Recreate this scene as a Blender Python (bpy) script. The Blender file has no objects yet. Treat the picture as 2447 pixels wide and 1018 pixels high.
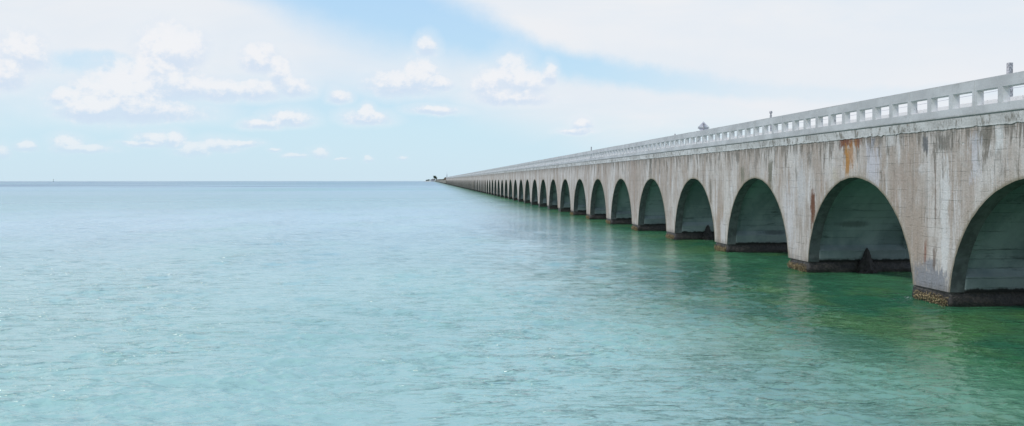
import bpy, bmesh, math, random
import numpy as np
from mathutils import Vector, noise as mnoise

random.seed(7)
rng = np.random.default_rng(11)
S = bpy.context.scene
COL = S.collection
R = math.radians

# ------------------------------------------------------------------ measured layout
FPX = 2060.0            # focal length in photo pixels (photo 2447 wide)
HEAD = R(5.42)          # camera looks this far right of the bridge's direction (+Y)
EYE = 4.0               # eye height over the water
BX = 16.3               # the bridge face
BW = 4.9                # bridge width
L = 10.23               # arch spacing
Y0 = 31.9               # centre of the second arch from the right
RA = 4.1                # arch radius
ZT = 5.62               # top of the spandrel wall
K0, K1 = -3, 84         # arches built
YA = Y0 + (K0 - .5) * L
YB = Y0 + (K1 + .5) * L

def az_el(x, y):
    """photo position -> compass azimuth and elevation in degrees (for the sky)"""
    X = (x - 1223.5) / FPX
    return math.degrees(HEAD + math.atan(X)), math.degrees(math.atan((430.5 - y) / FPX / math.sqrt(1 + X * X)))

def ground_at(x, dist):
    a = HEAD + math.atan((x - 1223.5) / FPX)
    return Vector((math.sin(a) * dist, math.cos(a) * dist, 0))

def face_yz(x, y):
    z = 33730.0 / (x - 1028)
    return (z - 1.54) / .9955, EYE - (y - 430.5) * z / FPX

# ------------------------------------------------------------------ node helpers
class G:
    """tiny expression builder for shader nodes"""
    def __init__(s, tree): s.t = tree
    def node(s, kind, **kw):
        n = s.t.nodes.new(kind)
        for k, v in kw.items(): setattr(n, k, v)
        return n
    def put(s, sock, v):
        if isinstance(v, V): s.t.links.new(v.s, sock)
        elif v is not None:
            try: sock.default_value = v
            except Exception: sock.default_value = (*v, 1)
    def math(s, op, a, b=None, c=None, clamp=False):
        n = s.node('ShaderNodeMath', operation=op, use_clamp=clamp)
        for i, v in enumerate((a, b, c)):
            if v is not None: s.put(n.inputs[i], v)
        return V(s, n.outputs[0])
    def mix(s, f, a, b, blend='MIX'):
        n = s.node('ShaderNodeMix', data_type='RGBA', blend_type=blend)
        s.put(n.inputs[0], f); s.put(n.inputs[6], a); s.put(n.inputs[7], b)
        return V(s, n.outputs[2])
    def step(s, v, lo, hi, a=0., b=1.):
        n = s.node('ShaderNodeMapRange', interpolation_type='SMOOTHSTEP')
        for i, q in enumerate((v, lo, hi, a, b)): s.put(n.inputs[i], q)
        return V(s, n.outputs[0])
    def vec(s, x, y, z=0.):
        n = s.node('ShaderNodeCombineXYZ')
        for i, q in enumerate((x, y, z)): s.put(n.inputs[i], q)
        return V(s, n.outputs[0])
    def sep(s, v):
        n = s.node('ShaderNodeSeparateXYZ'); s.put(n.inputs[0], v)
        return [V(s, o) for o in n.outputs]
    def noise(s, v, scale=1., detail=3., rough=.5, dist=0., kind='FBM'):
        n = s.node('ShaderNodeTexNoise', noise_dimensions='3D')
        s.put(n.inputs['Vector'], v); s.put(n.inputs['Scale'], scale)
        s.put(n.inputs['Detail'], detail); s.put(n.inputs['Roughness'], rough); s.put(n.inputs['Distortion'], dist)
        return V(s, n.outputs[0])
    def curve(s, v, pts):
        """piecewise curve through (x, y) given in real units"""
        xs = [p[0] for p in pts]; ys = [p[1] for p in pts]
        lo, hi, a, b = min(xs), max(xs), min(ys), max(ys)
        n = s.node('ShaderNodeFloatCurve')
        c = n.mapping.curves[0]
        q = [((x - lo) / (hi - lo), (y - a) / (b - a or 1)) for x, y in pts]
        c.points[0].location = q[0]; c.points[1].location = q[-1]
        for p in q[1:-1]: c.points.new(*p)
        n.mapping.update()
        s.put(n.inputs['Value'], (v - lo) / (hi - lo))
        return V(s, n.outputs[0]) * (b - a) + a

class V:
    def __init__(s, g, sock): s.g = g; s.s = sock
    def __add__(s, o): return s.g.math('ADD', s, o)
    __radd__ = __add__
    def __mul__(s, o): return s.g.math('MULTIPLY', s, o)
    __rmul__ = __mul__
    def __sub__(s, o): return s.g.math('SUBTRACT', s, o)
    def __rsub__(s, o): return s.g.math('SUBTRACT', o, s)
    def __truediv__(s, o): return s.g.math('DIVIDE', s, o)
    def abs(s): return s.g.math('ABSOLUTE', s)
    def max(s, o): return s.g.math('MAXIMUM', s, o)
    def min(s, o): return s.g.math('MINIMUM', s, o)
    def clamp(s): return s.g.math('ADD', s, 0., clamp=True)

def material(name):
    m = bpy.data.materials.new(name); m.use_nodes = True
    g = G(m.node_tree)
    bsdf = m.node_tree.nodes['Principled BSDF']
    g.bsdf = bsdf
    p = g.node('ShaderNodeNewGeometry')
    g.pos = V(g, p.outputs['Position'])
    g.nrm = V(g, p.outputs['Normal'])
    return m, g

def finish(g, color, rough=.85, height=None, dist=.02, spec=.3, strength=1.):
    b = g.bsdf
    g.put(b.inputs['Base Color'], color)
    g.put(b.inputs['Roughness'], rough)
    b.inputs['Specular IOR Level'].default_value = spec
    if height is not None:
        n = g.node('ShaderNodeBump'); n.inputs['Distance'].default_value = dist
        n.inputs['Strength'].default_value = strength
        g.put(n.inputs['Height'], height)
        g.t.links.new(n.outputs[0], b.inputs['Normal'])

# ------------------------------------------------------------------ materials
def make_facade():
    m, g = material('streaked_concrete')
    x, y, z = g.sep(g.pos)
    # wobble so that streaks are not ruler-straight
    wob = g.noise(g.vec(y * .8, 0., z * .6), 1., 2.) * .25
    yy = y + wob
    tone = g.noise(g.vec(yy * .55, 3., z * .12), 1., 4., .6)
    c = g.mix(g.step(tone, .41, .59), (.43, .36, .31), (.61, .565, .53))
    blot = g.noise(g.vec(yy * 1.3, 9., z * .9), 1., 5., .65)
    c = g.mix(g.step(blot, .5, .72) * .7, c, (.32, .265, .22))
    warm = g.noise(g.vec(yy * .9, 31., z * .22), 1., 4., .6)
    c = g.mix(g.step(warm, .52, .7) * .75, c, (.42, .315, .25))
    # pale lime streaks running down
    st = g.noise(g.vec(yy * 1.9, 17., z * .22), 1., 5., .7)
    c = g.mix(g.step(st, .53, .66) * .85, c, (.67, .645, .635))
    st2 = g.noise(g.vec(yy * 9., 27., z * .35), 1., 3., .7)
    c = g.mix(g.step(st2, .55, .68) * .5, c, (.70, .68, .68))
    st3 = g.noise(g.vec(yy * 6.5, 37., z * .22), 1., 4., .75)
    c = g.mix(g.step(st3, .53, .64) * .5, c, (.235, .205, .175))
    # dark run-off, strongest under the slab edge
    ln = g.noise(g.vec(yy * 1.6, 41., 0.), 1., 4., .7)
    drop = g.step(ln, .42, .70) * 3.2
    ragged = g.noise(g.vec(yy * 7., 5., z * 1.4), 1., 4., .7)
    head = g.step(z - (ZT - .12) + drop * ragged, -.1, .35)
    c = g.mix(head * g.step(ragged, .38, .50) * .78, c, (.175, .155, .13))
    dk = g.noise(g.vec(yy * 5.5, 51., z * .4), 1., 4., .75)
    patch = g.noise(g.vec(y * .35, 61., z * .5), 1., 2.)
    c = g.mix(g.step(dk, .55, .66) * g.step(patch, .38, .56) * .75, c, (.20, .18, .15))
    # short thin drips (rust bleeding from the bars)
    dr = g.noise(g.vec(y * 17., 71., z * 1.7), 1., 2., .5)
    rp = g.noise(g.vec(y * .5, 81., z * .7), 1., 3.)
    c = g.mix(g.step(dr, .685, .73) * g.step(rp, .44, .58) * .85, c, (.13, .075, .045))
    # broken board-mark lines every 0.3 m
    n_l = g.noise(g.vec(y * .9, 91., z * 3.), 1., 3., .6)
    zz = z + (n_l - .5) * .05
    fr = g.math('FRACT', zz / .305)
    line = g.step((fr - .5).abs(), .455, .49)
    lm = g.noise(g.vec(y * 1.1, 101., g.math('FLOOR', zz / .305) * 3.7), 1., 3., .7)
    lmask = line * g.step(lm, .46, .62)
    c = g.mix(lmask * .16, c, (.2, .175, .15))
    c = g.mix(line * g.step(lm, .5, .3) * .2, c, (.63, .61, .6))
    fr2 = g.math('FRACT', y / 2.05 + (g.math('FLOOR', zz / 1.22) * .37))
    vline = g.step((fr2 - .5).abs(), .49, .498) * g.step(lm, .4, .55)
    c = g.mix(vline * .03, c, (.25, .22, .2))
    ru = g.noise(g.vec(yy * 3.2, 141., z * .35), 1., 3., .7)
    rq = g.noise(g.vec(y * .16, 151., 0.), 1., 2., .5)
    c = g.mix(g.step(ru, .60, .70) * g.step(rq, .48, .62) * .6, c, (.36, .21, .12))
    big = g.noise(g.vec(y * .8, 161., z * .55), 1., 5., .7)
    c = g.mix(g.step(big, .56, .70) * g.step(z, 2.2, 4.4) * .55, c, (.20, .18, .16))
    c = g.mix(g.step(big, .42, .30) * .5, c, (.68, .66, .66))
    # stains with a place of their own
    wn = g.noise(g.vec(y * 5., 111., z * 1.2), 1., 4., .7)
    wf = g.noise(g.vec(y * 16., 121., z * 1.2), 1., 3., .6)
    def stain(x1, y1, x2, y2, col, amt=.85, soft=.5, c=None):
        ya, za = face_yz(x1, y1); yb, zb = face_yz(x2, y2)
        xm = (x1 + x2) / 2
        za = face_yz(xm, y1)[1]; zb = face_yz(xm, y2)[1]
        hy, hz = abs(ya - yb) / 2, abs(za - zb) / 2
        ey = (y - (ya + yb) / 2).abs() / hy
        ez = (z - (za + zb) / 2).abs() / hz
        e = ey.max(ez) + (wn - .5) * 2.6 + (wf - .5) * 2.4 + (g.noise(g.vec(y * 26., 191., z * 5.), 1., 3., .7) - .5) * 1.2
        return g.mix(g.step(e, 1.15, 1.15 - soft) * amt, c, col)
    for a in STAINS: c = stain(*a, c=c)
    sp = g.noise(g.vec(y * 2.3, 171., z * 2.6), 1., 4., .6)
    spall = g.step(sp, .66, .70) * g.step(z, 3.6, 5.3)
    c = g.mix(spall * .8, c, (.68, .66, .63))
    hole = g.step(g.noise(g.vec(y * 3.1, 181., z * 2.2), 1., 4., .7), .70, .73) * g.step(z, 3.9, 5.2)
    c = g.mix(hole * .85, c, (.10, .09, .08))
    # moss along the arch edge
    q = g.math('WRAP', y - Y0, L / 2, -L / 2)
    r = g.math('SQRT', q * q + z * z)
    c = g.mix(g.step(r + (wf - .5) * .12, 4.22, 4.11) * .75, c, (.16, .14, .085))
    c = g.mix(g.step(r + (wf - .5) * .5, 4.6, 4.1) * .25, c, (.36, .31, .23))
    # damp foot
    c = g.mix(g.step(z + (wn - .5) * .8, .75, .35) * .6, c, (.17, .155, .14))
    # grain
    gr = g.noise(g.pos, 14., 5., .7)
    c = g.mix(g.step(gr, .35, .68), g.mix(1., c, (.86, .85, .84), 'MULTIPLY'), c)
    spk = g.noise(g.vec(y * 9., 131., z * 9.), 1., 3., .6)
    c = g.mix(g.step(spk, .66, .74) * .5, c, (.2, .17, .14))
    pitn = g.noise(g.vec(y * 3., 7., z * 3.), 1., 6., .7)
    finish(g, c, .9, pitn * .7 + gr * .35 - spall * .5 - hole * .9 - lmask * .25 - g.step(dk, .57, .68) * .25, .05)
    return m

# x1, y1, x2, y2 in photo pixels on the bridge face, colour, amount, softness
STAINS = [
    (2008, 322, 2034, 352, (.17, .055, .025), .9, .4), (2040, 320, 2060, 350, (.2, .07, .03), .8, .5),
    (2014, 340, 2046, 410, (.40, .19, .06), .75, .8), (2020, 345, 2029, 425, (.45, .22, .06), .8, .5),
    (1937, 452, 1947, 548, (.15, .055, .025), .95, .4), (1925, 470, 1935, 560, (.33, .27, .22), .6, .6),
    (2236, 318, 2276, 362, (.16, .15, .13), .75, .6), (2206, 326, 2217, 368, (.12, .125, .135), .8, .5),
    (2325, 300, 2385, 350, (.20, .18, .15), .7, .9), (2082, 330, 2092, 352, (.14, .14, .14), .8, .5),
    (2070, 340, 2102, 470, (.62, .61, .66), .75, .7), (2248, 400, 2268, 700, (.70, .69, .68), .8, .5),
    (2318, 318, 2345, 430, (.60, .60, .65), .6, .7), (2130, 370, 2168, 470, (.40, .32, .27), .6, .9),
    (1836, 384, 1846, 455, (.16, .15, .11), .85, .4), (1770, 398, 1779, 440, (.2, .19, .14), .75, .5),
    (1872, 430, 1900, 620, (.63, .62, .63), .65, .8), (1905, 380, 1925, 520, (.60, .60, .61), .6, .7),
    (2180, 640, 2266, 700, (.27, .275, .30), .95, .3), (2205, 618, 2240, 650, (.27, .275, .30), .9, .4), (2208, 580, 2214, 628, (.22, .07, .04), .8, .5),
    (2229, 590, 2237, 640, (.16, .11, .08), .7, .5), (2233, 380, 2238, 540, (.17, .12, .09), .7, .6),
    (2150, 480, 2225, 640, (.42, .34, .28), .5, .9), (1552, 322, 1557, 425, (.15, .135, .11), .85, .5),
    (1603, 312, 1611, 345, (.30, .13, .06), .7, .6), (1655, 312, 1663, 350, (.33, .16, .07), .7, .6),
    (1696, 430, 1701, 490, (.17, .15, .12), .8, .5), (2380, 300, 2396, 360, (.68, .68, .67), .7, .6),
    (2118, 318, 2140, 350, (.66, .65, .64), .6, .6), (1985, 400, 2005, 440, (.5, .44, .34), .5, .8),
    (1722, 520, 1732, 585, (.66, .65, .66), .7, .6), (1505, 350, 1522, 540, (.36, .27, .22), .5, .9),
]

def make_parapet_mat():
    m, g = material('grey_parapet_concrete')
    x, y, z = g.sep(g.pos)
    n1 = g.noise(g.vec(x, y * .7, z * 1.2), 1., 5., .6)
    c = g.mix(g.step(n1, .35, .65), (.45, .445, .445), (.56, .555, .555))
    n2 = g.noise(g.vec(x * 3., y * 2.2, z * 2.), 1., 5., .7)
    c = g.mix(g.step(n2, .58, .74) * .55, c, (.27, .265, .25))
    n3 = g.noise(g.vec(x * 2., y * 6., z * .8), 1., 3., .7)
    c = g.mix(g.step(n3, .58, .7) * .25, c, (.58, .58, .57))
    # grime on the upper and lower edges
    ed = g.step(z + (n2 - .5) * .25, 6.93, 7.02) * g.step(n1, .4, .6)
    c = g.mix(ed * .45, c, (.2, .195, .17))
    lo = g.step(z + (n2 - .5) * .14, 6.02, 5.95)
    c = g.mix(lo * .6, c, (.2, .19, .165))
    # old white paint left on the faces turned away from the sea
    nx, ny, nz = g.sep(g.nrm)
    inner = g.step(nx.abs(), .6, .4).max(g.step(x, BX + 2., BX + 2.1))
    pf = g.noise(g.vec(x * 5., y * 5., z * 2.6), 1., 4., .7)
    c = g.mix(inner * g.step(pf, .33, .43) * .95, c, (.84, .83, .81))
    gr = g.noise(g.pos, 22., 4., .7)
    c = g.mix(g.step(gr, .3, .7), g.mix(1., c, (.88, .88, .88), 'MULTIPLY'), c)
    finish(g, c, .85, n2 * .5 + gr * .5, .012)
    return m

def make_slab_mat():
    m, g = material('pale_slab_edge_concrete')
    x, y, z = g.sep(g.pos)
    n1 = g.noise(g.vec(y * .6, 2., z * 1.5), 1., 5., .65)
    c = g.mix(g.step(n1, .36, .64), (.48, .46, .44), (.68, .66, .645))
    n2 = g.noise(g.vec(y * 5., 12., z * 2.), 1., 4., .75)
    pt = g.noise(g.vec(y * .22, 22., 0.), 1., 3., .6)
    c = g.mix(g.step(n2, .50, .62) * g.step(pt, .30, .52) * .9, c, (.2, .18, .15))
    n3 = g.noise(g.vec(y * 11., 32., z * 3.), 1., 3., .6)
    c = g.mix(g.step(n3, .64, .7) * .5, c, (.3, .19, .12))
    lowz = g.step(z + (n2 - .5) * .1, 5.70, 5.62)
    c = g.mix(lowz * .5, c, (.72, .71, .69))
    gr = g.noise(g.pos, 18., 5., .7)
    c = g.mix(g.step(gr, .3, .7), g.mix(1., c, (.84, .84, .83), 'MULTIPLY'), c)
    finish(g, c, .9, n2 + gr * .5, .03)
    return m

def make_vault_mat():
    m, g = material('damp_shaded_vault_concrete')
    x, y, z = g.sep(g.pos)
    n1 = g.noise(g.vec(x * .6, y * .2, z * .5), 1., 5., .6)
    c = g.mix(g.step(n1, .38, .62), (.17, .225, .225), (.28, .35, .345))  # damp concrete with shade and water-lit teal painted into the colour
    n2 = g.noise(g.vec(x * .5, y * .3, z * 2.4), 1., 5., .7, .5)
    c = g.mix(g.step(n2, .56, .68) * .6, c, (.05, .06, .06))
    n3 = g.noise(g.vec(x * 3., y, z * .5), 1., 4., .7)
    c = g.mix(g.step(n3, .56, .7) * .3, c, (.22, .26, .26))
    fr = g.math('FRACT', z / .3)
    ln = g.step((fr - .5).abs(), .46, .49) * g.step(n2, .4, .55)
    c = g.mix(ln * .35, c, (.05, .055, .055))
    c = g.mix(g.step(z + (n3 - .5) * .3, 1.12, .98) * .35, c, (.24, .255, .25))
    for (sx, sy, sz, rx, rz) in ((18.2, Y0 + 3.8, 2.1, .75, .17), (19.0, Y0 + L + 4., 1.10, .8, .13)):
        ex = (x - sx) / rx; ez = (z - sz) / rz
        e = ex * ex + ez * ez + (n3 - .5) * 2.4 + (y - sy).abs() * .6
        c = g.mix(g.step(e, 1.5, .1) * .6, c, (.05, .06, .06))
    # black tide line below the plinth
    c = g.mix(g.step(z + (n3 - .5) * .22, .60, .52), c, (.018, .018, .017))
    gr = g.noise(g.pos, 16., 4., .7)
    finish(g, c, .75, n1 + gr * .4 - ln * .5, .03)
    return m

def make_footing_mat():
    m, g = material('wet_black_footing')
    x, y, z = g.sep(g.pos)
    n = g.noise(g.pos, 9., 5., .7)
    c = g.mix(g.step(n, .4, .65), (.014, .013, .012), (.05, .043, .035))
    c = g.mix(g.step(z + (n - .5) * .3, .30, .42) * g.step(x, BX + .35, BX + .1) * .6, c, (.12, .105, .09))
    finish(g, c, .5, n, .06, .5)
    return m

def plain(name, col, rough=.8, var=.25, scale=8., spec=.3, alt=None, metal=0.):
    m, g = material(name)
    n = g.noise(g.pos, scale, 4., .65)
    dark = tuple(v * (1 - var) for v in col) if alt is None else alt
    c = g.mix(g.step(n, .38, .62), dark, col)
    finish(g, c, rough, n, .01, spec)
    g.bsdf.inputs['Metallic'].default_value = metal
    return m

M_FACE = make_facade(); M_PAR = make_parapet_mat(); M_SLAB = make_slab_mat()
M_VAULT = make_vault_mat(); M_FOOT = make_footing_mat()
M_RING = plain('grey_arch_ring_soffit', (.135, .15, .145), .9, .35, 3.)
M_SHELL = plain('oyster_shell_crust', (.42, .33, .19), .8, .5, 11., .3, (.12, .085, .045))
M_ROAD = plain('worn_bridge_roadway', (.30, .295, .28), .9, .3, 2.)
M_WOOD = plain('weathered_grey_wood', (.62, .60, .62), .9, .5, 18.)
M_CABLE = plain('pale_cable_sheath', (.6, .6, .63), .6, .1, 3.)
M_RUBBLE = plain('black_wet_rubble', (.03, .026, .022), .6, .6, 7., .4)
M_ALU = plain('dull_aluminium_sign_back', (.86, .82, .88), .55, .15, 6., .4)
M_WHITE = plain('white_sign_brace', (.80, .80, .78), .6, .05)
M_DARKMETAL = plain('dark_sign_post_metal', (.45, .43, .46), .6, .3)
M_LEAF = plain('dark_island_foliage', (.050, .085, .035), .8, .6, 1.2)
M_SCRUB = plain('brown_green_scrub', (.085, .085, .045), .9, .5, .25, .2, (.075, .045, .03))
M_BARK = plain('grey_brown_bark', (.16, .13, .10), .9, .4)
M_SAND = plain('pale_shore_sand', (.42, .39, .32), .95, .2, .1)
M_HOUSE = plain('pale_house_wall', (.70, .66, .66), .8, .08, .5)
M_ROOF = plain('grey_house_roof', (.20, .19, .20), .8, .2, .5)
M_MAST = plain('pale_mast_steel', (.50, .52, .56), .6, .1)
M_BUOY = plain('dark_marker_paint', (.25, .30, .32), .6, .2)

def make_rock_wall():
    m, g = material('greenish_rock_embankment')
    x, y, z = g.sep(g.pos)
    n = g.noise(g.pos, .12, 6., .7)
    c = g.mix(g.step(n, .4, .62), (.13, .13, .10), (.30, .285, .25))
    c = g.mix(g.step(z + (n - .5) * 2., 1.2, .6), c, (.03, .032, .032))
    finish(g, c, .95, n, .5)
    return m
M_ROCK = make_rock_wall()

# ------------------------------------------------------------------ object helpers
def link_mesh(name, verts, faces, mats, parent=None, fmat=None, smooth=False, bevel=0.):
    me = bpy.data.meshes.new(name)
    me.from_pydata([tuple(v) for v in verts], [], faces)
    for mt in (mats if isinstance(mats, (list, tuple)) else [mats]): me.materials.append(mt)
    if fmat is not None: me.polygons.foreach_set('material_index', fmat)
    if smooth: me.polygons.foreach_set('use_smooth', [True] * len(me.polygons))
    me.update()
    bm = bmesh.new(); bm.from_mesh(me)
    bmesh.ops.remove_doubles(bm, verts=bm.verts, dist=1e-5)
    bmesh.ops.recalc_face_normals(bm, faces=bm.faces)
    if bevel:
        ed = [e for e in bm.edges if len(e.link_faces) == 2 and e.calc_face_angle(0) > .7]
        bmesh.ops.bevel(bm, geom=ed, offset=bevel, segments=2, affect='EDGES', clamp_overlap=True)
    bm.to_mesh(me); bm.free()
    o = bpy.data.objects.new(name, me); COL.objects.link(o)
    if parent: o.parent = parent
    return o

class MB:
    def __init__(s): s.v = []; s.f = []; s.m = []
    def quad(s, a, b, c, d, m=0):
        i = len(s.v); s.v += [a, b, c, d]; s.f.append((i, i + 1, i + 2, i + 3)); s.m.append(m)
    def box(s, x0, x1, y0, y1, z0, z1, m=0):
        i = len(s.v)
        s.v += [(x, y, z) for x in (x0, x1) for y in (y0, y1) for z in (z0, z1)]
        for f in ((0, 1, 3, 2), (4, 6, 7, 5), (0, 4, 5, 1), (2, 3, 7, 6), (0, 2, 6, 4), (1, 5, 7, 3)):
            s.f.append(tuple(i + k for k in f)); s.m.append(m)
    def tube(s, pts, rad, seg=8, m=0, caps=True):
        pts = [Vector(p) for p in pts]; rs = rad if isinstance(rad, (list, tuple)) else [rad] * len(pts)
        base = len(s.v)
        for k, p in enumerate(pts):
            d = (pts[min(k + 1, len(pts) - 1)] - pts[max(k - 1, 0)]).normalized()
            a = d.orthogonal().normalized() if abs(d.z) > .9 else d.cross(Vector((0, 0, 1))).normalized()
            b = d.cross(a)
            for j in range(seg):
                t = 2 * math.pi * j / seg
                s.v.append(tuple(p + (a * math.cos(t) + b * math.sin(t)) * rs[k]))
        for k in range(len(pts) - 1):
            for j in range(seg):
                q = (j + 1) % seg
                s.f.append((base + k * seg + j, base + k * seg + q, base + (k + 1) * seg + q, base + (k + 1) * seg + j)); s.m.append(m)
        if caps:
            s.f.append(tuple(base + j for j in range(seg))[::-1]); s.m.append(m)
            s.f.append(tuple(base + (len(pts) - 1) * seg + j for j in range(seg))); s.m.append(m)
    def build(s, name, mats, parent=None, **kw):
        return link_mesh(name, s.v, s.f, mats, parent, fmat=None if not isinstance(mats, (list, tuple)) else s.m, **kw)

def tag(o, label=None, cat=None, group=None, kind=None):
    for k, v in (('label', label), ('category', cat), ('group', group), ('kind', kind)):
        if v: o[k] = v
    return o

def empty(name, loc):
    o = bpy.data.objects.new(name, None); o.location = loc; o.empty_display_size = .5
    COL.objects.link(o); return o

# ------------------------------------------------------------------ the bridge
bridge = empty('arch_bridge', (BX, 0, 0))
tag(bridge, 'long stained concrete arch bridge with open-slotted parapets running out over the water', 'bridge')

def span_mesh(yc, near):
    """spandrel walls, arch ring and vault of one arch. Coordinates relative to (BX, yc, 0)"""
    mb = MB()
    N = 72 if near else 28
    rr = RA
    def jit(y, z, a):
        if not near: return 0.
        return (mnoise.noise(Vector((y * 3.1, z * 3.1, 5))) * .5 + mnoise.noise(Vector((y * 9, z * 9, 1))) * .25) * a
    th0 = math.asin(.46 / rr)
    ths = [math.pi - th0 - (math.pi - 2 * th0) * k / N for k in range(N + 1)]
    arch = []
    for t in ths:
        r = rr + jit(yc + rr * math.cos(t), rr * math.sin(t), .035)
        arch.append((r * math.cos(t), r * math.sin(t)))
    # profile rows of both side walls
    for xs in (0., BW):
        cols = [(-L / 2, .46)] + arch + [(L / 2, .46)]
        for (ya, za), (yb, zb) in zip(cols[:-1], cols[1:]):
            n = 6 if near else 2
            for q in range(n):
                f0, f1 = q / n, (q + 1) / n
                mb.quad((xs, ya, za + (ZT + .02 - za) * f0), (xs, yb, zb + (ZT + .02 - zb) * f0),
                        (xs, yb, zb + (ZT + .02 - zb) * f1), (xs, ya, za + (ZT + .02 - za) * f1), 0)
    # soffit: outer ring, step back, vault, step, ring
    ring = .48
    off = .26
    def prof(o):
        out = []
        for (y, z) in arch:
            r = math.hypot(y, z); s = (r + o) / r
            out.append((y * s, z * s))
        return out
    inner = prof(off)
    # above the plinth the vault is set back, below it comes forward again
    inn = []
    for (y, z), (yi, zi) in zip(arch, inner):
        if z < .98: inn.append((y * 1.0 - math.copysign(.02, y), z))
        else: inn.append((yi, zi))
    def strip(x0, p0, x1, p1, m, nx=1):
        for k in range(len(p0) - 1):
            for q in range(nx):
                a, b = q / nx, (q + 1) / nx
                P = lambda i, f: (x0 + (x1 - x0) * f, p0[i][0] + (p1[i][0] - p0[i][0]) * f, p0[i][1] + (p1[i][1] - p0[i][1]) * f)
                mb.quad(P(k, a), P(k, b), P(k + 1, b), P(k + 1, a), m)
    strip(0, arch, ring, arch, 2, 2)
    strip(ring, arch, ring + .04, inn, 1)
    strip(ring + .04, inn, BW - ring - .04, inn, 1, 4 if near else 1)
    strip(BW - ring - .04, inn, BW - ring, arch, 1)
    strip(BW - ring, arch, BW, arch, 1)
    # undersides of the pier halves
    for s in (-1, 1):
        mb.quad((0, s * L / 2, .46), (BW, s * L / 2, .46), (BW, arch[0 if s < 0 else -1][0], .46), (0, arch[0 if s < 0 else -1][0], .46), 1)
    return mb

far_src = None
for k in range(K0, K1 + 1):
    yc = Y0 + k * L
    if k <= 8 or far_src is None:
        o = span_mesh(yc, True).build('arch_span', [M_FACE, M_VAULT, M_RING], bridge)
        if k == 8: far_src = span_mesh(yc, False).build('arch_span', [M_FACE, M_VAULT, M_RING], bridge)
        if k == 8:
            far_src.location = (0, yc + L, 0)
    elif k == 9:
        continue
    else:
        o = far_src.copy(); COL.objects.link(o)
    o.location = (0, yc, 0)

# footings with a rough, wet face, a little narrower than the pier above
def footing_mesh(seed, near):
    mb = MB()
    hw = L / 2 - RA * math.cos(math.asin(.46 / RA)) - .03
    ny, nz, nx = (22, 18, 40) if near else (2, 2, 2)
    top, bot = .455, -1.6
    def P(x, y, z):
        if not near: return (x, y, z)
        p = Vector((x * 2.3 + seed * 9, y * 2.3, z * 2.3))
        d = mnoise.noise(p) * .06 + mnoise.noise(p * 3.3) * .035
        band = math.exp(-((z - .12) / .17) ** 2) * .07
        out = d + band
        sx = -1 if x < .2 else (1 if x > BW - .2 else 0)
        sy = -1 if y < -hw + .01 else (1 if y > hw - .01 else 0)
        if z > top - .01: out = min(out, .0)
        return (x + sx * out, y + sy * out, z)
    x0, x1 = .06, BW - .06
    zs = [top + (bot - top) * (i / nz) ** 1.3 for i in range(nz + 1)]
    ys = [-hw + 2 * hw * i / ny for i in range(ny + 1)]
    xs = [x0 + (x1 - x0) * i / nx for i in range(nx + 1)]
    for a, b in zip(zs[:-1], zs[1:]):
        for y, y2 in zip(ys[:-1], ys[1:]):
            for x in (x0, x1): mb.quad(P(x, y, a), P(x, y2, a), P(x, y2, b), P(x, y, b))
        for x, x2 in zip(xs[:-1], xs[1:]):
            for y in (-hw, hw): mb.quad(P(x, y, a), P(x2, y, a), P(x2, y, b), P(x, y, b))
    return mb

def crust_mesh(seed):
    """clumps of oyster shell on the sea face of a footing"""
    r = random.Random(seed); mb = MB()
    hw = .86
    for i in range(760):
        side = r.random()
        z = r.gauss(.15, .085)
        if z > .36: continue
        cl = mnoise.noise(Vector((i * .37, seed, 0)))
        if side < .72: x = r.uniform(-.10, .03); y = r.uniform(-hw - .05, hw + .05)
        elif side < .95: x = r.uniform(.0, 1.2); y = -hw - .04
        else: x = r.uniform(.0, .8); y = hw + .04
        z += .06 * mnoise.noise(Vector((y * 3, seed * 3., 2)))
        s = r.uniform(.014, .042)
        i0 = len(mb.v)
        for a in range(6):
            t = a / 6 * 6.283
            mb.v.append((x + s * .6 * math.cos(t) * r.uniform(.6, 1.2) , y + s * math.sin(t) * r.uniform(.6, 1.2), z + r.uniform(-.4, .4) * s))
        mb.v.append((x - s * r.uniform(.3, .8), y, z + s * r.uniform(.3, 1.)))
        mb.v.append((x + s * .2, y, z - s))
        for a in range(6):
            b = (a + 1) % 6
            mb.f.append((i0 + a, i0 + b, i0 + 6)); mb.m.append(0)
            mb.f.append((i0 + b, i0 + a, i0 + 7)); mb.m.append(0)
    return mb

src = None
for k in range(K0, K1 + 2):
    yp = Y0 + (k - .5) * L
    if k <= 7:
        o = footing_mesh(k, True).build('pier_footing', M_FOOT, bridge, smooth=True)
        if -1 <= k:
            c = crust_mesh(k + 50).build('oyster_crust', M_SHELL, o)
            c['kind'] = 'stuff'
    else:
        if src is None: src = footing_mesh(k, False).build('pier_footing', M_FOOT, bridge); o = src
        else: o = src.copy(); COL.objects.link(o)
    o.location = (0, yp, 0)

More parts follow.
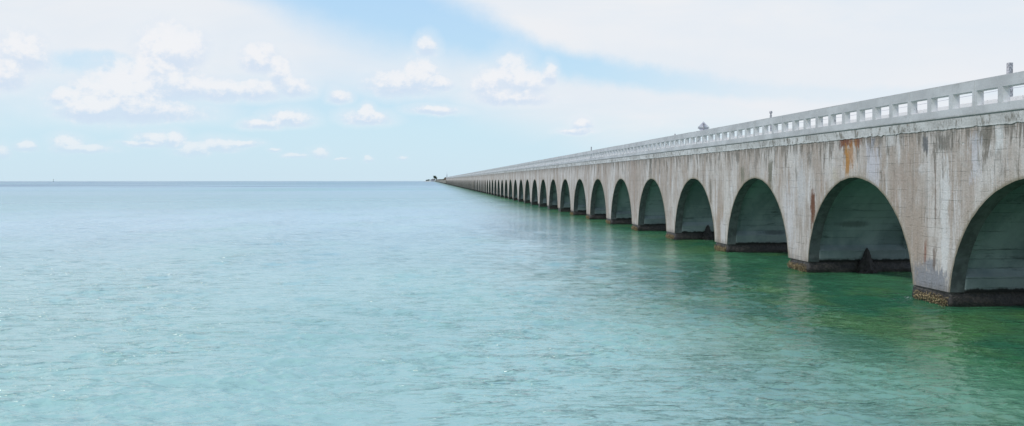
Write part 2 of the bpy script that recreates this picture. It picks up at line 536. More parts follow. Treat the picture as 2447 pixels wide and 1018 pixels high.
# slab edge: long strip with a chipped lower edge
def slab():
    mb = MB()
    ys = []; y = YA
    while y < YB:
        ys.append(y); y += .09 if y < 75 else (.4 if y < 150 else 6.)
    ys.append(YB)
    def low(y):
        if y > 150: return ZT
        n = mnoise.noise(Vector((y * .8, 0, 0))) * .02 + mnoise.noise(Vector((y * 3.7, 4, 0))) * .03 + mnoise.noise(Vector((y * 11, 9, 0))) * .03
        chip = max(0, mnoise.noise(Vector((y * 1.7, 8, 3))) - .3) * .16
        return ZT - .01 + n + chip
    def out(y): return -.022 - (max(0, mnoise.noise(Vector((y * 2.2, 1, 7)))) * .03 if y < 150 else 0)
    lw = [low(y) for y in ys]; ou = [out(y) for y in ys]
    for i in range(len(ys) - 1):
        a, b = ys[i], ys[i + 1]
        for (s, w) in ((0, 1), (1, -1)):
            X = lambda q: q if s == 0 else BW - q
            mb.quad((X(ou[i]), a, lw[i]), (X(ou[i + 1]), b, lw[i + 1]), (X(-.05), b, 5.925), (X(-.05), a, 5.925))
            mb.quad((X(ou[i]), a, lw[i]), (X(ou[i + 1]), b, lw[i + 1]), (X(.01), b, lw[i + 1] + .02), (X(.01), a, lw[i] + .02))
        mb.quad((-.05, a, 5.925), (-.05, b, 5.925), (BW + .05, b, 5.925), (BW + .05, a, 5.925), 1)
        mb.quad((.01, a, ZT + .1), (.01, b, ZT + .1), (BW - .01, b, ZT + .1), (BW - .01, a, ZT + .1))
    return mb
slab().build('deck_slab', [M_SLAB, M_ROAD], bridge)

# parapet: plates with square openings; three openings to a bay, three bays to a panel
PITCH = 1.176
def parapet_mesh(near=True):
    mb = MB(); T = .235
    zs = [5.955, 6.225, 6.655, 7.0]
    for mod in range(3):
        o = mod * 3 * PITCH + .004; w = 3 * PITCH - .008
        ys = [0]
        for q in range(3):
            c = (q + .5) * PITCH
            ys += [c - .475, c + .475]
        ys = ys + [w]
        for xa in (0., T):
            for i in range(len(ys) - 1):
                for j in range(3):
                    if i % 2 == 1 and j == 1: continue
                    mb.quad((xa, o + ys[i], zs[j]), (xa, o + ys[i + 1], zs[j]), (xa, o + ys[i + 1], zs[j + 1]), (xa, o + ys[i], zs[j + 1]))
        for i in range(1, len(ys) - 1, 2):
            a, b = o + ys[i], o + ys[i + 1]
            for (p, q) in (((a, zs[1]), (b, zs[1])), ((a, zs[2]), (b, zs[2])), ((a, zs[1]), (a, zs[2])), ((b, zs[1]), (b, zs[2]))):
                mb.quad((0, *p), (T, *p), (T, *q), (0, *q))
        for z in (zs[0], zs[-1]):
            for i in range(len(ys) - 1):
                mb.quad((0, o + ys[i], z), (T, o + ys[i], z), (T, o + ys[i + 1], z), (0, o + ys[i + 1], z))
        for y in (0, w):
            for j in range(3):
                mb.quad((0, o + y, zs[j]), (T, o + y, zs[j]), (T, o + y, zs[j + 1]), (0, o + y, zs[j + 1]))
    return mb

PL = 9 * PITCH
# joint phase: a bay joint is seen at photo x = 2055
yj = face_yz(2055, 300)[0]
first = yj - PL * math.ceil((yj - YA) / PL) + .0
npan = int((YB - first) / PL)
def fill(o):
    mb = MB()
    for q in range(4):
        mb.box(.03, .205, q * 3 * PITCH - .03, q * 3 * PITCH + .03, 6.0, 6.96)
    mb.box(.04, .195, 0, PL, 5.92, 5.99)
    return mb
base = parapet_mesh()
near_p = base.build('parapet_panel', M_PAR, bridge, bevel=.012)
# joints and bedding joined into the same panel mesh
fb = fill(0)
tmp = fb.build('tmp', M_PAR)
bm = bmesh.new(); bm.from_mesh(near_p.data); bm.from_mesh(tmp.data); bm.to_mesh(near_p.data); bm.free()
bpy.data.objects.remove(tmp)
n_parts = 0
for i in range(npan):
    if i == 0: o = near_p
    else: o = near_p.copy(); COL.objects.link(o)
    o.location = (-.075 + random.uniform(-.007, .007), first + i * PL, random.uniform(-.008, .008)); n_parts += 1
nfar = 100 - n_parts
for i in range(nfar):
    o = near_p.copy(); COL.objects.link(o)
    o.location = (BW - .40, first + i * PL, 0)
rest = MB()
for i in range(nfar, npan):
    y = first + i * PL
    for v0 in range(0, len(base.f)):
        pass
    n0 = len(rest.v)
    rest.v += [(x, yy + y, z) for x, yy, z in base.v]
    rest.f += [tuple(n0 + q for q in f) for f in base.f]; rest.m += base.m
o = rest.build('parapet_panel', M_PAR, bridge); o['kind'] = 'stuff'
o.location = (BW - .40, 0, 0)

# ------------------------------------------------------------------ dark pointed heaps on the plinth inside two arches
def rubble(k, b, label, h, w):
    yf = Y0 + k * L + RA * math.cos(math.asin(.3 / RA))
    r = random.Random(k); mb = MB()
    ring = 18
    levels = 13
    for j in range(levels):
        f = j / (levels - 1)
        z = -.2 + (h + .2) * f
        rad = w * (1 - f) ** .8 * .5 + .015
        for a in range(ring):
            t = a / ring * 6.2832
            p = Vector((math.cos(t) * 1.6, math.sin(t) * 1.6, z * 3 + k))
            q = rad * (1 + .35 * mnoise.noise(p * 1.7) + .15 * mnoise.noise(p * 5))
            mb.v.append((q * math.cos(t) + .05 * f, q * .65 * math.sin(t), z))
    for j in range(levels - 1):
        for a in range(ring):
            b2 = (a + 1) % ring
            mb.f.append((j * ring + a, j * ring + b2, (j + 1) * ring + b2, (j + 1) * ring + a)); mb.m.append(0)
    mb.f.append(tuple((levels - 1) * ring + a for a in range(ring))); mb.m.append(0)
    o = mb.build('rubble_heap', M_RUBBLE, None)
    o.location = (b, yf - .12, 0)
    tag(o, label, 'rubble', 'dark heaps against the inner pier walls')
rubble(0, 18.86, 'black pointed heap against the inner pier wall of the first whole arch from the right', 1.06, .90)
rubble(2, 18.5, 'smaller black heap at the right foot of the third whole arch from the right', 1.02, .85)

# ------------------------------------------------------------------ posts, cables, sign on the far parapet
XP = BX + BW - .06
posts = [(2413, 8.30, 'thick grey wooden post above the parapet at the right edge of the view', .15),
         (1842, 8.05, 'slim wooden post with a small cap right of the diamond sign', .10),
         (1613, 8.02, 'short grey post tip just left of the diamond sign', .09),
         (1413, 8.40, 'far thin grey post above the parapet, left of all the other posts', .13)]
tops = []
for px, h, lab, w in posts:
    y = (2060 * (XP - .0) / .9955 / (px - 1028) - XP * .0945) / .9955
    root = empty('wooden_post', (XP, y, 5.0))
    tag(root, lab, 'post', 'posts standing along the far parapet')
    mb = MB()
    hw = w / 2
    n = 9
    for j in range(n):
        z0 = (h - 5.0) * j / n; z1 = (h - 5.0) * (j + 1) / n
        e = .006 * math.sin(j * 2.1); e2 = .006 * math.sin((j + 1) * 2.1)
        for (ax, ay, bx_, by_) in ((-1, -1, 1, -1), (1, -1, 1, 1), (1, 1, -1, 1), (-1, 1, -1, -1)):
            mb.quad((ax * hw + e, ay * hw, z0), (bx_ * hw + e, by_ * hw, z0), (bx_ * hw + e2, by_ * hw, z1), (ax * hw + e2, ay * hw, z1))
    mb.quad((-hw, -hw, h - 5.0), (hw, -hw, h - 5.0), (hw, hw, h - 5.02), (-hw, hw, h - 5.02))
    mb.build('shaft', M_WOOD, root)
    cb = MB()
    if px == 1842:
        cb.tube([(0, 0, h - 5.0), (0, 0, h - 4.90), (0, 0, h - 4.86), (0, 0, h - 4.74)], [.04, .05, .10, .08], 10)
        cb.build('cap', M_WOOD, root)
    tops.append((y, h))
def cable(zs, lab, xoff, rad):
    pts = [(-12, zs(8.2)), *[(y, zs(h)) for y, h in tops], (150, zs(8.2))]
    P = []
    for (ya, za), (yb, zb) in zip(pts[:-1], pts[1:]):
        for q in range(14):
            f = q / 14
            P.append((XP + xoff, ya + (yb - ya) * f, za + (zb - za) * f - .1 * 4 * f * (1 - f)))
    P.append((XP + xoff, pts[-1][0], pts[-1][1]))
    mb = MB(); mb.tube(P, rad, 6)
    tag(mb.build('cable', M_CABLE), lab, 'cable')
cable(lambda h: 7.34, 'thin cable running just above the top of the far parapet', -.12, .010)

sx = BX + BW - .1
sy = (2060 * sx / .9955 / (1681 - 1028) - sx * .0945) / .9955
sign = empty('warning_sign', (sx, sy, 5.93))
tag(sign, 'diamond road sign seen from behind, its upper half above the parapet', 'road sign')
mb = MB(); zc = 8.08 - 5.93; hd = .47
n = 24; outl = []
for q in range(4):
    a = math.pi / 2 * q
    cx, cz = (hd - .06) * math.cos(a), (hd - .06) * math.sin(a)
    for j in range(5):
        t = a - math.pi / 4 + math.pi / 2 * j / 4
        outl.append((cx + .045 * math.cos(t), zc + cz + .045 * math.sin(t)))
i0 = len(mb.v)
mb.v += [(x, -.003, z) for x, z in outl] + [(x, .003, z) for x, z in outl]
k_ = len(outl)
mb.f += [tuple(range(k_)), tuple(range(k_, 2 * k_))[::-1]] + [(j, (j + 1) % k_, k_ + (j + 1) % k_, k_ + j) for j in range(k_)]
mb.m += [0] * (k_ + 2)
mb.build('sign_panel', M_ALU, sign)
mb = MB(); mb.box(-.44, .44, -.03, -.0045, zc + .0, zc + .075); mb.build('brace', M_WHITE, sign)
mb = MB(); mb.box(-.46, .46, -.022, -.0045, zc - .07, zc - .035); mb.build('brace', M_DARKMETAL, sign)
mb = MB(); mb.box(-.028, .028, -.085, -.032, 0, zc + .30); mb.box(-.05, .05, -.095, -.03, zc + .24, zc + .32); mb.build('post', M_DARKMETAL, sign)

# ------------------------------------------------------------------ far end: embankment, island, house, trees, mast, marker
def far_drop(d): return -d * d / (2 * 6.37e6)

def embankment():
    mb = MB()
    ys = [YB + 1900 * (i / 90) ** 1.5 for i in range(91)]
    rows = []
    for y in ys:
        dr = far_drop(y)
        n = lambda s, o: mnoise.noise(Vector((y * s, o, 0)))
        t = 4.3 + n(.02, 1) * .5
        rows.append([(BX - 1.2 + n(.03, 3), y, -2 + dr), (BX - .4 + n(.05, 4) * .6, y, 1.2 + dr), (BX + .2, y, t + dr),
                     (BX + 9, y, t + .2 + dr), (BX + 12, y, -2 + dr)])
    for a, b in zip(rows[:-1], rows[1:]):
        for i in range(4): mb.quad(a[i], b[i], b[i + 1], a[i + 1])
    mb.quad(*rows[0][:4])
    return mb
tag(embankment().build('rock_embankment', M_ROCK), 'low greenish rock causeway wall running on beyond the far end of the bridge', 'causeway wall')

def leaf_cloud(c, rx, ry, rz, n, size, seed, lean=(0, 0)):
    r = random.Random(seed); mb = MB()
    cl = [(r.uniform(-1, 1), r.uniform(-1, 1), r.uniform(-.8, 1)) for _ in range(14)]
    for i in range(n):
        k = r.choice(cl)
        p = Vector((k[0] * .62 + r.gauss(0, .24), k[1] * .62 + r.gauss(0, .24), k[2] * .62 + r.gauss(0, .22)))
        if p.length > 1.25: continue
        q = Vector((c[0] + p.x * rx + lean[0] * p.z * rz, c[1] + p.y * ry + lean[1] * p.z * rz, c[2] + p.z * rz))
        a = Vector((r.gauss(0, 1), r.gauss(0, 1), r.gauss(0, 1))).normalized(); b = a.orthogonal().normalized()
        s = size * r.uniform(.6, 1.3)
        mb.quad(tuple(q - a * s), tuple(q + b * s * .7), tuple(q + a * s), tuple(q - b * s * .7))
    return mb

def tree(loc, h, w, lab, seed, lean=0., group='trees at the far end of the bridge'):
    root = empty('tree', loc); tag(root, lab, 'tree', group)
    t = MB()
    top = Vector((lean * h, 0, h * .75))
    t.tube([(0, 0, 0), (lean * h * .35, 0, h * .3), tuple(top)], [w * .06, w * .045, w * .02], 7)
    for a in range(6):
        an = a * 1.05
        t.tube([tuple(top * (.45 + .08 * a)), tuple(top * (.45 + .08 * a) + Vector((math.cos(an) * w * .35, math.sin(an) * w * .35, h * .16)))], [w * .02, w * .008], 5)
    t.build('trunk', M_BARK, root)
    leaf_cloud((lean * h * .75, 0, h * .62), w * .5, w * .5, h * .36, 900, w * .075, seed, (lean * 1.1, 0)).build('crown', M_LEAF, root)
    return root

def at(px, d, z=0.):
    p = ground_at(px, d); p.z = z + far_drop(d); return p

# scrub on the embankment (reads as one mass)
mb = MB()
r = random.Random(5)
for i in range(5200):
    f = r.random() ** 1.6
    y = YB + 8 + f * 1750
    hmax = 1.7 * (.5 + .8 * abs(mnoise.noise(Vector((y * .012, 3, 3))))) + (1.6 if y < YB + 190 else 0)
    q = Vector((BX + 1 + r.random() * 6, y, 4.2 + far_drop(y) + r.random() * hmax))
    a = Vector((r.gauss(0, 1), r.gauss(0, 2), r.gauss(0, .6))).normalized(); b = a.orthogonal().normalized()
    s = r.uniform(.5, 1.1) * (1 + f)
    mb.quad(tuple(q - a * s), tuple(q + b * s * .6), tuple(q + a * s), tuple(q - b * s * .6))
tag(mb.build('scrub', M_SCRUB), 'brown-green scrub growing along the top of the rock causeway', 'scrub', kind='stuff')

def mound(px, d, rx, ry, h, name='island'):
    c = at(px, d); mb = MB(); n, m = 40, 8
    for j in range(m + 1):
        f = j / m
        for a in range(n):
            t = a / n * 6.2832
            q = 1 - f
            w = 1 + .18 * mnoise.noise(Vector((math.cos(t) * 2, math.sin(t) * 2, d)))
            mb.v.append((c.x + rx * q * w * math.cos(t), c.y + ry * q * w * math.sin(t), c.z - .6 + (h + .6) * (1 - q ** 3)))
    for j in range(m):
        for a in range(n):
            b = (a + 1) % n
            mb.f.append((j * n + a, j * n + b, (j + 1) * n + b, (j + 1) * n + a)); mb.m.append(0)
    o = mb.build(name, M_SAND, smooth=True); tag(o, kind='structure'); return c
c1 = mound(1034, 2900, 34, 60, 1.6)
tree(at(1042, 2650, 1.4) + Vector((3, 0, 1.5)), 15.5, 11, 'tallest dark tree, leaning left at the far end of the causeway', 3, -.45)
tree(at(1031.5, 2850, 1.0), 6.5, 10, 'low round dark tree at the left tip of the far island', 4, 0)
tree(at(1036, 2870, 1.0), 8.0, 11, 'low dark tree just behind the roof of the pale island house', 8, 0)
c2 = mound(1022, 4300, 26, 40, .8)
tree(at(1020.5, 4300, .4), 6.5, 14, 'left of two tiny bluish tree clumps standing alone on the horizon', 5, 0, 'tree clumps on the horizon')
tree(at(1024.5, 4280, .4), 8.5, 13, 'right of two tiny bluish tree clumps standing alone on the horizon', 6, 0, 'tree clumps on the horizon')
hp = at(1034, 2780, .9)
house = empty('house', hp); tag(house, 'tiny pale house with a dark roof on the far island', 'house')
mb = MB(); mb.box(-6, 6, -4, 4, 0, 3.6); mb.build('wall', M_HOUSE, house)
mb = MB()
for s in (-1, 1): mb.quad((-6.7, s * 4.7, 3.4), (6.7, s * 4.7, 3.4), (5.0, 0, 6.2), (-5.0, 0, 6.2))
mb.v += [(-6.7, -4.7, 3.4), (-6.7, 4.7, 3.4), (-5, 0, 6.2), (6.7, -4.7, 3.4), (6.7, 4.7, 3.4), (5, 0, 6.2)]
i0 = len(mb.v) - 6; mb.f += [(i0, i0 + 1, i0 + 2), (i0 + 3, i0 + 4, i0 + 5)]; mb.m += [0, 0]
mb.quad((-6.7, -4.7, 3.4), (6.7, -4.7, 3.4), (6.7, 4.7, 3.4), (-6.7, 4.7, 3.4))
mb.build('roof', M_ROOF, house)

# slim lattice mast where the bridge ends
ms = at(1068, 930, 4.2); mast = empty('lattice_mast', ms)
tag(mast, 'slim pale lattice mast rising where the bridge meets the causeway', 'mast')
mb = MB(); H = 7.0
def leg(i, f):
    a = i * 2.094 + .4; q = 1.3 * (1 - f) + .06
    return (q * math.cos(a), q * math.sin(a), H * f)
for i in range(3):
    mb.tube([leg(i, 0), leg(i, 1)], .07, 5)
    for j in range(9):
        mb.tube([leg(i, j / 9), leg((i + 1) % 3, (j + 1) / 9)], .04, 4)
        mb.tube([leg(i, j / 9), leg((i + 1) % 3, j / 9)], .04, 4)
mb.build('frame', M_MAST, mast)
mb = MB(); mb.tube([(0, 0, H), (0, 0, H + 2.6)], .05, 5); mb.build('antenna', M_MAST, mast)

# channel marker far out at sea
mk = empty('channel_marker', at(127.5, 3200)); tag(mk, 'tiny faint channel marker standing alone on the left horizon', 'channel marker')
mb = MB(); mb.tube([(0, 0, -2), (0, 0, 7.5)], .35, 8); mb.build('pile', M_BUOY, mk)
mb = MB(); mb.tube([(0, 0, -.5), (0, 0, 1.6)], 1.3, 10); mb.build('platform', M_BUOY, mk)
mb = MB(); mb.box(-1.0, 1.0, -.08, .08, 6.0, 8.0); mb.build('board', M_BUOY, mk)

# ------------------------------------------------------------------ the sea: one curved sheet with real waves
def sea():
    rs = [1.5]
    while rs[-1] < 9000:
        r_ = rs[-1]
        rs.append(r_ + max(.046 if r_ > 9 else .3, r_ * r_ / 3448 / 2.2 if r_ < 60 else r_ * .0085))
    rs = np.array(rs)
    fine = np.arange(-38, 38.01, .1) + 0.0
    coarse = np.arange(40, 320.5, 2.5)
    ang = np.radians(np.concatenate([fine, coarse]))          # azimuth from +Y to the right
    A, Rr = np.meshgrid(ang, rs)
    X = Rr * np.sin(A); Y = Rr * np.cos(A)
    dr = np.gradient(rs)[:, None] * np.ones_like(A)
    st = np.maximum(dr, Rr * np.gradient(ang)[None, :])
    Z = np.zeros_like(X); DX = np.zeros_like(X); DY = np.zeros_like(X)
    wind = math.radians(192)      # waves travel towards the viewer, a little to the left
    nw = 90
    lam = np.exp(np.linspace(math.log(.15), math.log(2.4), nw))
    gust = .75 + .35 * np.sin(X * .021 + 1.3 + .8 * np.sin(Y * .017)) * np.sin(Y * .013 + .4 + .6 * np.sin(X * .011))
    gust = gust * (.78 + .6 * (np.sin(X * 1.07 + 2.1 * np.sin(Y * .43 + .7)) * np.sin(Y * .61 + 1.7 * np.sin(X * .52 + 2.)))
                   + .30 * np.sin(X * .37 + 1.3 * np.sin(Y * .19)) * np.sin(Y * .27 + X * .11))
    gust = np.clip(gust, .22, 2.)
    for i, l in enumerate(lam):
        spread = .42 if l > .7 else .7
        th = wind + rng.normal() * spread
        k = 2 * math.pi / l; ph = rng.uniform(0, 6.283)
        slope = .20 * math.sqrt(2 / nw) * (1.1 if l < .8 else .6)
        a = slope / k
        wgt = np.clip(l / (2.6 * st) - .6, 0, 1)
        arg = k * (X * math.sin(th) + Y * math.cos(th)) + ph
        Z += a * wgt * np.cos(arg) * gust
        c = .7 * a * wgt * np.sin(arg) * gust
        DX -= c * math.sin(th); DY -= c * math.cos(th)
    Z += -(Rr ** 2) / (2 * 6.37e6)
    nr, na = X.shape
    V_ = np.stack([X + DX, Y + DY, Z], -1).reshape(-1, 3)
    V_ = np.vstack([V_, [[0, 0, 0]]])
    I = np.arange(nr - 1)[:, None] * na; J = np.arange(na)[None, :]; J2 = (J + 1) % na
    F = np.stack([I + J, I + na + J, I + na + J2, I + J2], -1).reshape(-1, 4)
    me = bpy.data.meshes.new('water')
    ntri = na
    me.vertices.add(len(V_)); me.vertices.foreach_set('co', V_.astype(np.float32).ravel())
    tri = np.stack([np.full(na, len(V_) - 1), np.arange(na), (np.arange(na) + 1) % na], -1)
    loops = np.concatenate([F.ravel(), tri.ravel()])
    me.loops.add(len(loops)); me.loops.foreach_set('vertex_index', loops.astype(np.int32))
    starts = np.concatenate([np.arange(len(F)) * 4, len(F) * 4 + np.arange(len(tri)) * 3])
    me.polygons.add(len(starts)); me.polygons.foreach_set('loop_start', starts.astype(np.int32))
    me.polygons.foreach_set('use_smooth', np.ones(len(starts), bool))
    me.update(calc_edges=True); me.validate()
    o = bpy.data.objects.new('water', me); COL.objects.link(o)
    tag(o, kind='structure')
    print('sea verts', len(V_))
    return o
water = sea()
if water.data.polygons[0].normal.z < 0: water.data.flip_normals()

def water_mat():
    m, g = material('sea_water')
    x, y, z = g.sep(g.pos)
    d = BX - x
    n1 = g.noise(g.vec(x * .10, y * .05, 0.), 1., 3., .6)
    n2 = g.noise(g.vec(x * .012, y * .02, 4.), 1., 4., .6)
    n3 = g.noise(g.vec(x * .0022, y * .0035, 8.), 1., 3., .6)
    open_ = g.mix(g.step(n2, .4, .62), (.26, .455, .425), (.36, .56, .515))
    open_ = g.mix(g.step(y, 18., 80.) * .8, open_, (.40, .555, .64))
    open_ = g.mix(g.step(n1, .45, .7) * .35, open_, (.29, .56, .47))
    # paler and darker patches far out
    open_ = g.mix(g.step(n3 + g.step(y, 60., 400.) * .0, .50, .62) * g.step(y, 60., 160.) * .9, open_, (.24, .46, .44))
    open_ = g.mix(g.step(n3, .47, .38) * g.step(y, 60., 160.) * .8, open_, (.07, .17, .27))
    pale_band = g.step((y + x * .1 - 215).abs(), 125., 60.)  # pale band: sky reflection on smoother water put into the colour
    open_ = g.mix(pale_band * .6, open_, (.42, .56, .58))
    far = g.step(y, 420., 900.)  # darker towards the horizon: reflected higher sky put into the colour
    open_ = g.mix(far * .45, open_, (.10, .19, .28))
    reflect_green = g.mix(g.step(n1, .42, .62), (.022, .125, .062), (.055, .20, .095))  # greener near the bridge: its reflection and shade painted into the colour
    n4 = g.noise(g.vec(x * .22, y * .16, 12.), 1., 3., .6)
    reflect_green = g.mix(g.step(n4, .46, .62) * .6, reflect_green, (.085, .20, .06))
    c = g.mix(g.step(d + (n1 - .5) * 8. + g.step(y, 22., 60.) * 4., 15., 4.), open_, reflect_green)
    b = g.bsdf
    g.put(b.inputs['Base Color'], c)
    g.put(b.inputs['Roughness'], g.step(g.math('SQRT', x * x + y * y), 22., 190., .075, .28))
    b.inputs['IOR'].default_value = 1.42
    # small ripples
    r1 = g.noise(g.vec(x * 3., y * 5., 0.), 1.6, 3., .6)
    r2 = g.noise(g.vec(x * .5, y * .9, 3.), 1., 3., .6)
    r3 = g.noise(g.vec(x * .16, y * .42, 6.), 1., 5., .7)
    rr = g.math('SQRT', x * x + y * y)
    open_sea = g.step(rr, 40., 260.)
    wx = g.noise(g.vec(x * .5, y * .5, 2.), 1., 2.) * .8
    w1 = g.step(g.noise(g.vec(x * 1.5 + y * .25, y * 5.2 + wx, 40.), 1., 3., .55), .52, .72)
    w2 = g.step(g.noise(g.vec(x * .62 + y * .1, y * 1.9 + wx, 50.), 1., 4., .6), .53, .70)
    pw = g.step(g.noise(g.vec(x * .13, y * .07, 60.), 1., 3., .6), .34, .62) * .8 + .3
    bp = g.node('ShaderNodeBump'); bp.inputs['Distance'].default_value = .10; bp.inputs['Strength'].default_value = .85
    g.put(bp.inputs['Height'], r1 * .3 + r2 * .4 + w1 * pw * .70 + w2 * pw * 1.35 + open_sea * r3 * 9. + open_sea * r2 * 2.)
    g.t.links.new(bp.outputs[0], b.inputs['Normal'])
    return m
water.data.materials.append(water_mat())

# sea bed so that the sheet is not seen through from below is not needed: the water is opaque

# ------------------------------------------------------------------ sky
SUN_EL, SUN_AZ = 52.0, -108.0         # azimuth from +Y, to the right positive
world = bpy.data.worlds.new('World'); S.world = world; world.use_nodes = True
t = world.node_tree
for n in list(t.nodes): t.nodes.remove(n)
g = G(t)
SKY_GAIN = .105
sky = g.node('ShaderNodeTexSky', sky_type='NISHITA', sun_disc=False)
sky.sun_elevation = R(SUN_EL); sky.sun_rotation = R(SUN_AZ)
sky.air_density = 1.0; sky.dust_density = .4; sky.ozone_density = 1.6; sky.altitude = 0
tc = g.node('ShaderNodeTexCoord')
dirv = V(g, tc.outputs['Generated'])
dx, dy, dz = g.sep(dirv)
az = g.math('ARCTAN2', dx, dy) * 57.2958
el = g.math('ARCSINE', dz) * 57.2958
# below-horizon directions look up the horizon colour
g.put(sky.inputs[0], g.vec(dx, dy, dz.max(.004))) if len(sky.inputs) else None
skyc = V(g, sky.outputs[0])
K = 1 / .105
cr = g.node('ShaderNodeValToRGB'); g.put(cr.inputs[0], dz.max(0.))
els = cr.color_ramp.elements
SKY_COLS = [(0., (.60, .80, .935)), (.06, (.585, .82, .95)), (.13, (.50, .765, .97)), (.21, (.40, .69, .98)), (.5, (.20, .44, .86)), (1., (.13, .30, .70))]
els[0].position, els[1].position = SKY_COLS[0][0], SKY_COLS[-1][0]
for p_, c_ in SKY_COLS[1:-1]: els.new(p_)
for e_, (p_, c_) in zip(els, SKY_COLS): e_.position = p_; e_.color = (*c_, 1)
base = g.mix(.12, g.mix(1., V(g, cr.outputs[0]), (K, K, K), 'MULTIPLY'), skyc)

wa = g.vec(az * .35, el * .9, 0.)
nz1 = g.noise(g.vec(az * .75, el * .75, 0.), 1., 5., .6)
nz2 = g.noise(g.vec(az * .55, el * .75, 20.), 1., 5., .6)
nv = g.noise(g.vec(az * .06, el * .22, 7.), 1., 5., .62, .6)
# the blue gap in the high veil
gp = [(-600, -400), (560, -95), (870, 5), (1050, 58), (1200, 108), (1330, 150), (1500, 180), (1700, 204), (1880, 216), (2100, 224)]
pts = [az_el(a, b) for a, b in gp]
ctr = g.curve(az.max(pts[0][0]).min(pts[-1][0]), pts)
wd = [(-600, 40), (560, 60), (870, 95), (1050, 75), (1200, 52), (1330, 34), (1500, 26), (1700, 22), (1880, 18), (2100, 14)]
wpts = [(az_el(a, 0)[0], b / 36.) for a, b in wd]
wid = g.curve(az.max(wpts[0][0]).min(wpts[-1][0]), wpts)
dist = (el + (nz1 - .5) * .9 + (nv - .5) * .8 - ctr).abs() / wid
gap = g.step(dist, 1.75, .3)
# lower limit of the veil
lb = [(-400, 300), (0, 255), (300, 235), (600, 225), (900, 200), (1150, 260), (1500, 330), (1800, 330), (2100, 370), (2500, 400)]
lp = [(az_el(a, 0)[0], az_el(a, b)[1]) for a, b in lb]
low = g.curve(az.max(lp[0][0]).min(lp[-1][0]), lp)
veil = g.step(el + (nv - .5) * 3.2 - low, -2.2, 2.6)
veil = (veil * (.62 + .5 * nv) + .10).clamp()
gap = gap * g.step(az, az_el(1950, 0)[0], az_el(1350, 0)[0], .25, 1.)
veil = veil * (1 - gap * .84)
bl = g.step(((az - az_el(215, 155)[0]) / 2.9) * ((az - az_el(215, 155)[0]) / 2.9) + ((el - az_el(215, 150)[1]) / .9) * ((el - az_el(215, 150)[1]) / .9) + (nz1 - .5) * 1.6, 1.2, .1)
veil = veil * (1 - bl * .7)
# veil over the rest of the sky (what the waves mirror)
hi = g.step(el, 11., 20.)
nh = g.noise(g.vec(az * .03, el * .06, 17.), 1., 4., .6)
veil = veil * (1 - hi) + hi * g.step(nh, .34, .62) * .75
bright = g.step(g.noise(g.vec(az * .05, el * .2, 27.), 1., 3., .5), .35, .65)
vcol = g.mix(bright, tuple(v * K for v in (.795, .845, .905)), tuple(v * K for v in (.85, .87, .905)))
cc = g.mix(veil, base, vcol)

# cumulus: (x, y, rx, ry) in photo pixels turned to angles
CUM = [(262, 252, 95, 46), (330, 218, 90, 52), (398, 152, 62, 66), (440, 125, 46, 40), (445, 215, 60, 28), (205, 272, 52, 26), (350, 272, 110, 24),
       (530, 222, 46, 24), (620, 150, 40, 32), (668, 190, 26, 36), (705, 215, 36, 22), (610, 222, 50, 22),
       (52, 140, 46, 42), (12, 190, 42, 30), (150, 235, 24, 18), (960, 208, 78, 28), (1006, 184, 38, 30), (1021, 118, 22, 22),
       (1222, 188, 42, 42), (1172, 215, 42, 36), (1262, 208, 46, 30), (1315, 186, 14, 24), (1225, 238, 80, 18),
       (1391, 303, 20, 16), (1378, 316, 34, 7), (812, 236, 22, 16), (876, 286, 48, 16), (876, 272, 18, 16), (690, 288, 46, 16),
       (625, 300, 40, 10), (60, 356, 18, 10), (165, 350, 30, 17), (205, 358, 50, 9), (8, 368, 16, 14), (370, 337, 38, 16), (416, 342, 20, 18), (340, 347, 40, 6),
       (462, 362, 36, 16), (520, 352, 46, 14), (580, 346, 36, 8), (655, 362, 14, 5), (705, 374, 28, 5), (764, 370, 20, 10),
       (815, 380, 18, 4), (880, 383, 9, 6), (962, 380, 10, 5), (1040, 266, 52, 10), (1050, 205, 30, 16)]
bg = bpy.data.node_groups.new('cumulus_puff', 'ShaderNodeTree')
for nm in ('U', 'V', 'X', 'Y', 'IX', 'IY', 'F', 'S'): bg.interface.new_socket(nm, in_out='INPUT', socket_type='NodeSocketFloat')
for nm in ('F', 'S'): bg.interface.new_socket(nm, in_out='OUTPUT', socket_type='NodeSocketFloat')
h = G(bg); gi = h.node('NodeGroupInput'); go = h.node('NodeGroupOutput')
I_ = [V(h, o) for o in gi.outputs[:8]]
du = (I_[0] - I_[2]) * I_[4]; dv = (I_[1] - I_[3]) * I_[5]
dvv = dv.max(dv * -1.7)
f = 1 - du * du - dvv * dvv
h.put(go.inputs[0], f.max(I_[6])); h.put(go.inputs[1], I_[7] + f.max(0.) * dv)
u = az + (nz1 - .5) * 1.0; v = el + (nz2 - .5) * .7
Fm = Sm = None
for (px, py, rx, ry) in CUM:
    a, e = az_el(px, py); kx = rx / 36. * 1.28; ky = ry / 36. * 1.55
    n = g.node('ShaderNodeGroup'); n.node_tree = bg
    for i, q in enumerate((u, v, a, e, 1 / kx, 1 / ky, Fm if Fm is not None else -9., Sm if Sm is not None else 0.)): g.put(n.inputs[i], q)
    Fm, Sm = V(g, n.outputs[0]), V(g, n.outputs[1])
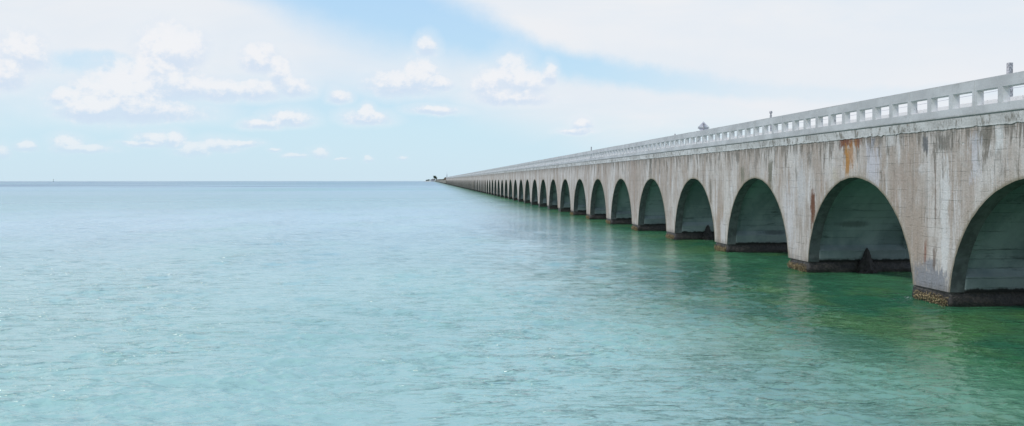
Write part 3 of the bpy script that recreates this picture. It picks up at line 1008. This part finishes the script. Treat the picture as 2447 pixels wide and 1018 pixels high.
fine = g.noise(g.vec(az * 1.6, el * 1.8, 3.), 1., 6., .62)
ff = Fm + (fine - .5) * 1.6
soft = g.step(Fm + (nz1 - .5) * 1.6, -2.2, .7) * .38 * g.step(el, .8, 4.)
cc = g.mix(soft, cc, tuple(v_ * K for v_ in (.82, .875, .93)))
cmask = g.step(ff, -.5, 1.25 - .45 * g.step(Sm, 0., .25))
fade = g.step(el, .4, 3.8, .36, .8)
shade = g.step(Sm + (fine - .5) * 1.3, -.22, .36)
ccol = g.mix(shade, tuple(v_ * K for v_ in (.62, .735, .89)), tuple(v_ * K for v_ in (.90, .905, .93)))
cc = g.mix(cmask * fade, cc, ccol)
bk = g.node('ShaderNodeBackground'); g.put(bk.inputs[0], cc); bk.inputs[1].default_value = SKY_GAIN
ow = g.node('ShaderNodeOutputWorld'); t.links.new(bk.outputs[0], ow.inputs[0])
world.cycles.sampling_method = 'MANUAL'; world.cycles.sample_map_resolution = 512

# ------------------------------------------------------------------ sun
sd = bpy.data.lights.new('sun', 'SUN'); sd.energy = 2.2; sd.angle = R(9); sd.color = (1., .96, .9)
so = bpy.data.objects.new('sun', sd); COL.objects.link(so)
e, a = R(SUN_EL), R(SUN_AZ)
to = Vector((math.sin(a) * math.cos(e), math.cos(a) * math.cos(e), math.sin(e)))
so.rotation_euler = to.to_track_quat('Z', 'Y').to_euler()

# ------------------------------------------------------------------ camera
cam = bpy.data.cameras.new('camera'); co = bpy.data.objects.new('camera', cam); COL.objects.link(co)
co.location = (0, 0, EYE); co.rotation_euler = (R(90), 0, -HEAD)
cam.sensor_width = 36; cam.lens = 36 * FPX / 2447
cam.shift_y = -(509 - 430.5) / 2447
cam.clip_start = .1; cam.clip_end = 30000
S.camera = co
S.view_settings.view_transform = 'Standard'; S.view_settings.look = 'None'
S.view_settings.exposure = 0; S.view_settings.gamma = 1; S.view_settings.use_curve_mapping = False
S.cycles.max_bounces = 8; S.cycles.diffuse_bounces = 5; S.cycles.glossy_bounces = 3
S.cycles.sample_clamp_indirect = 6
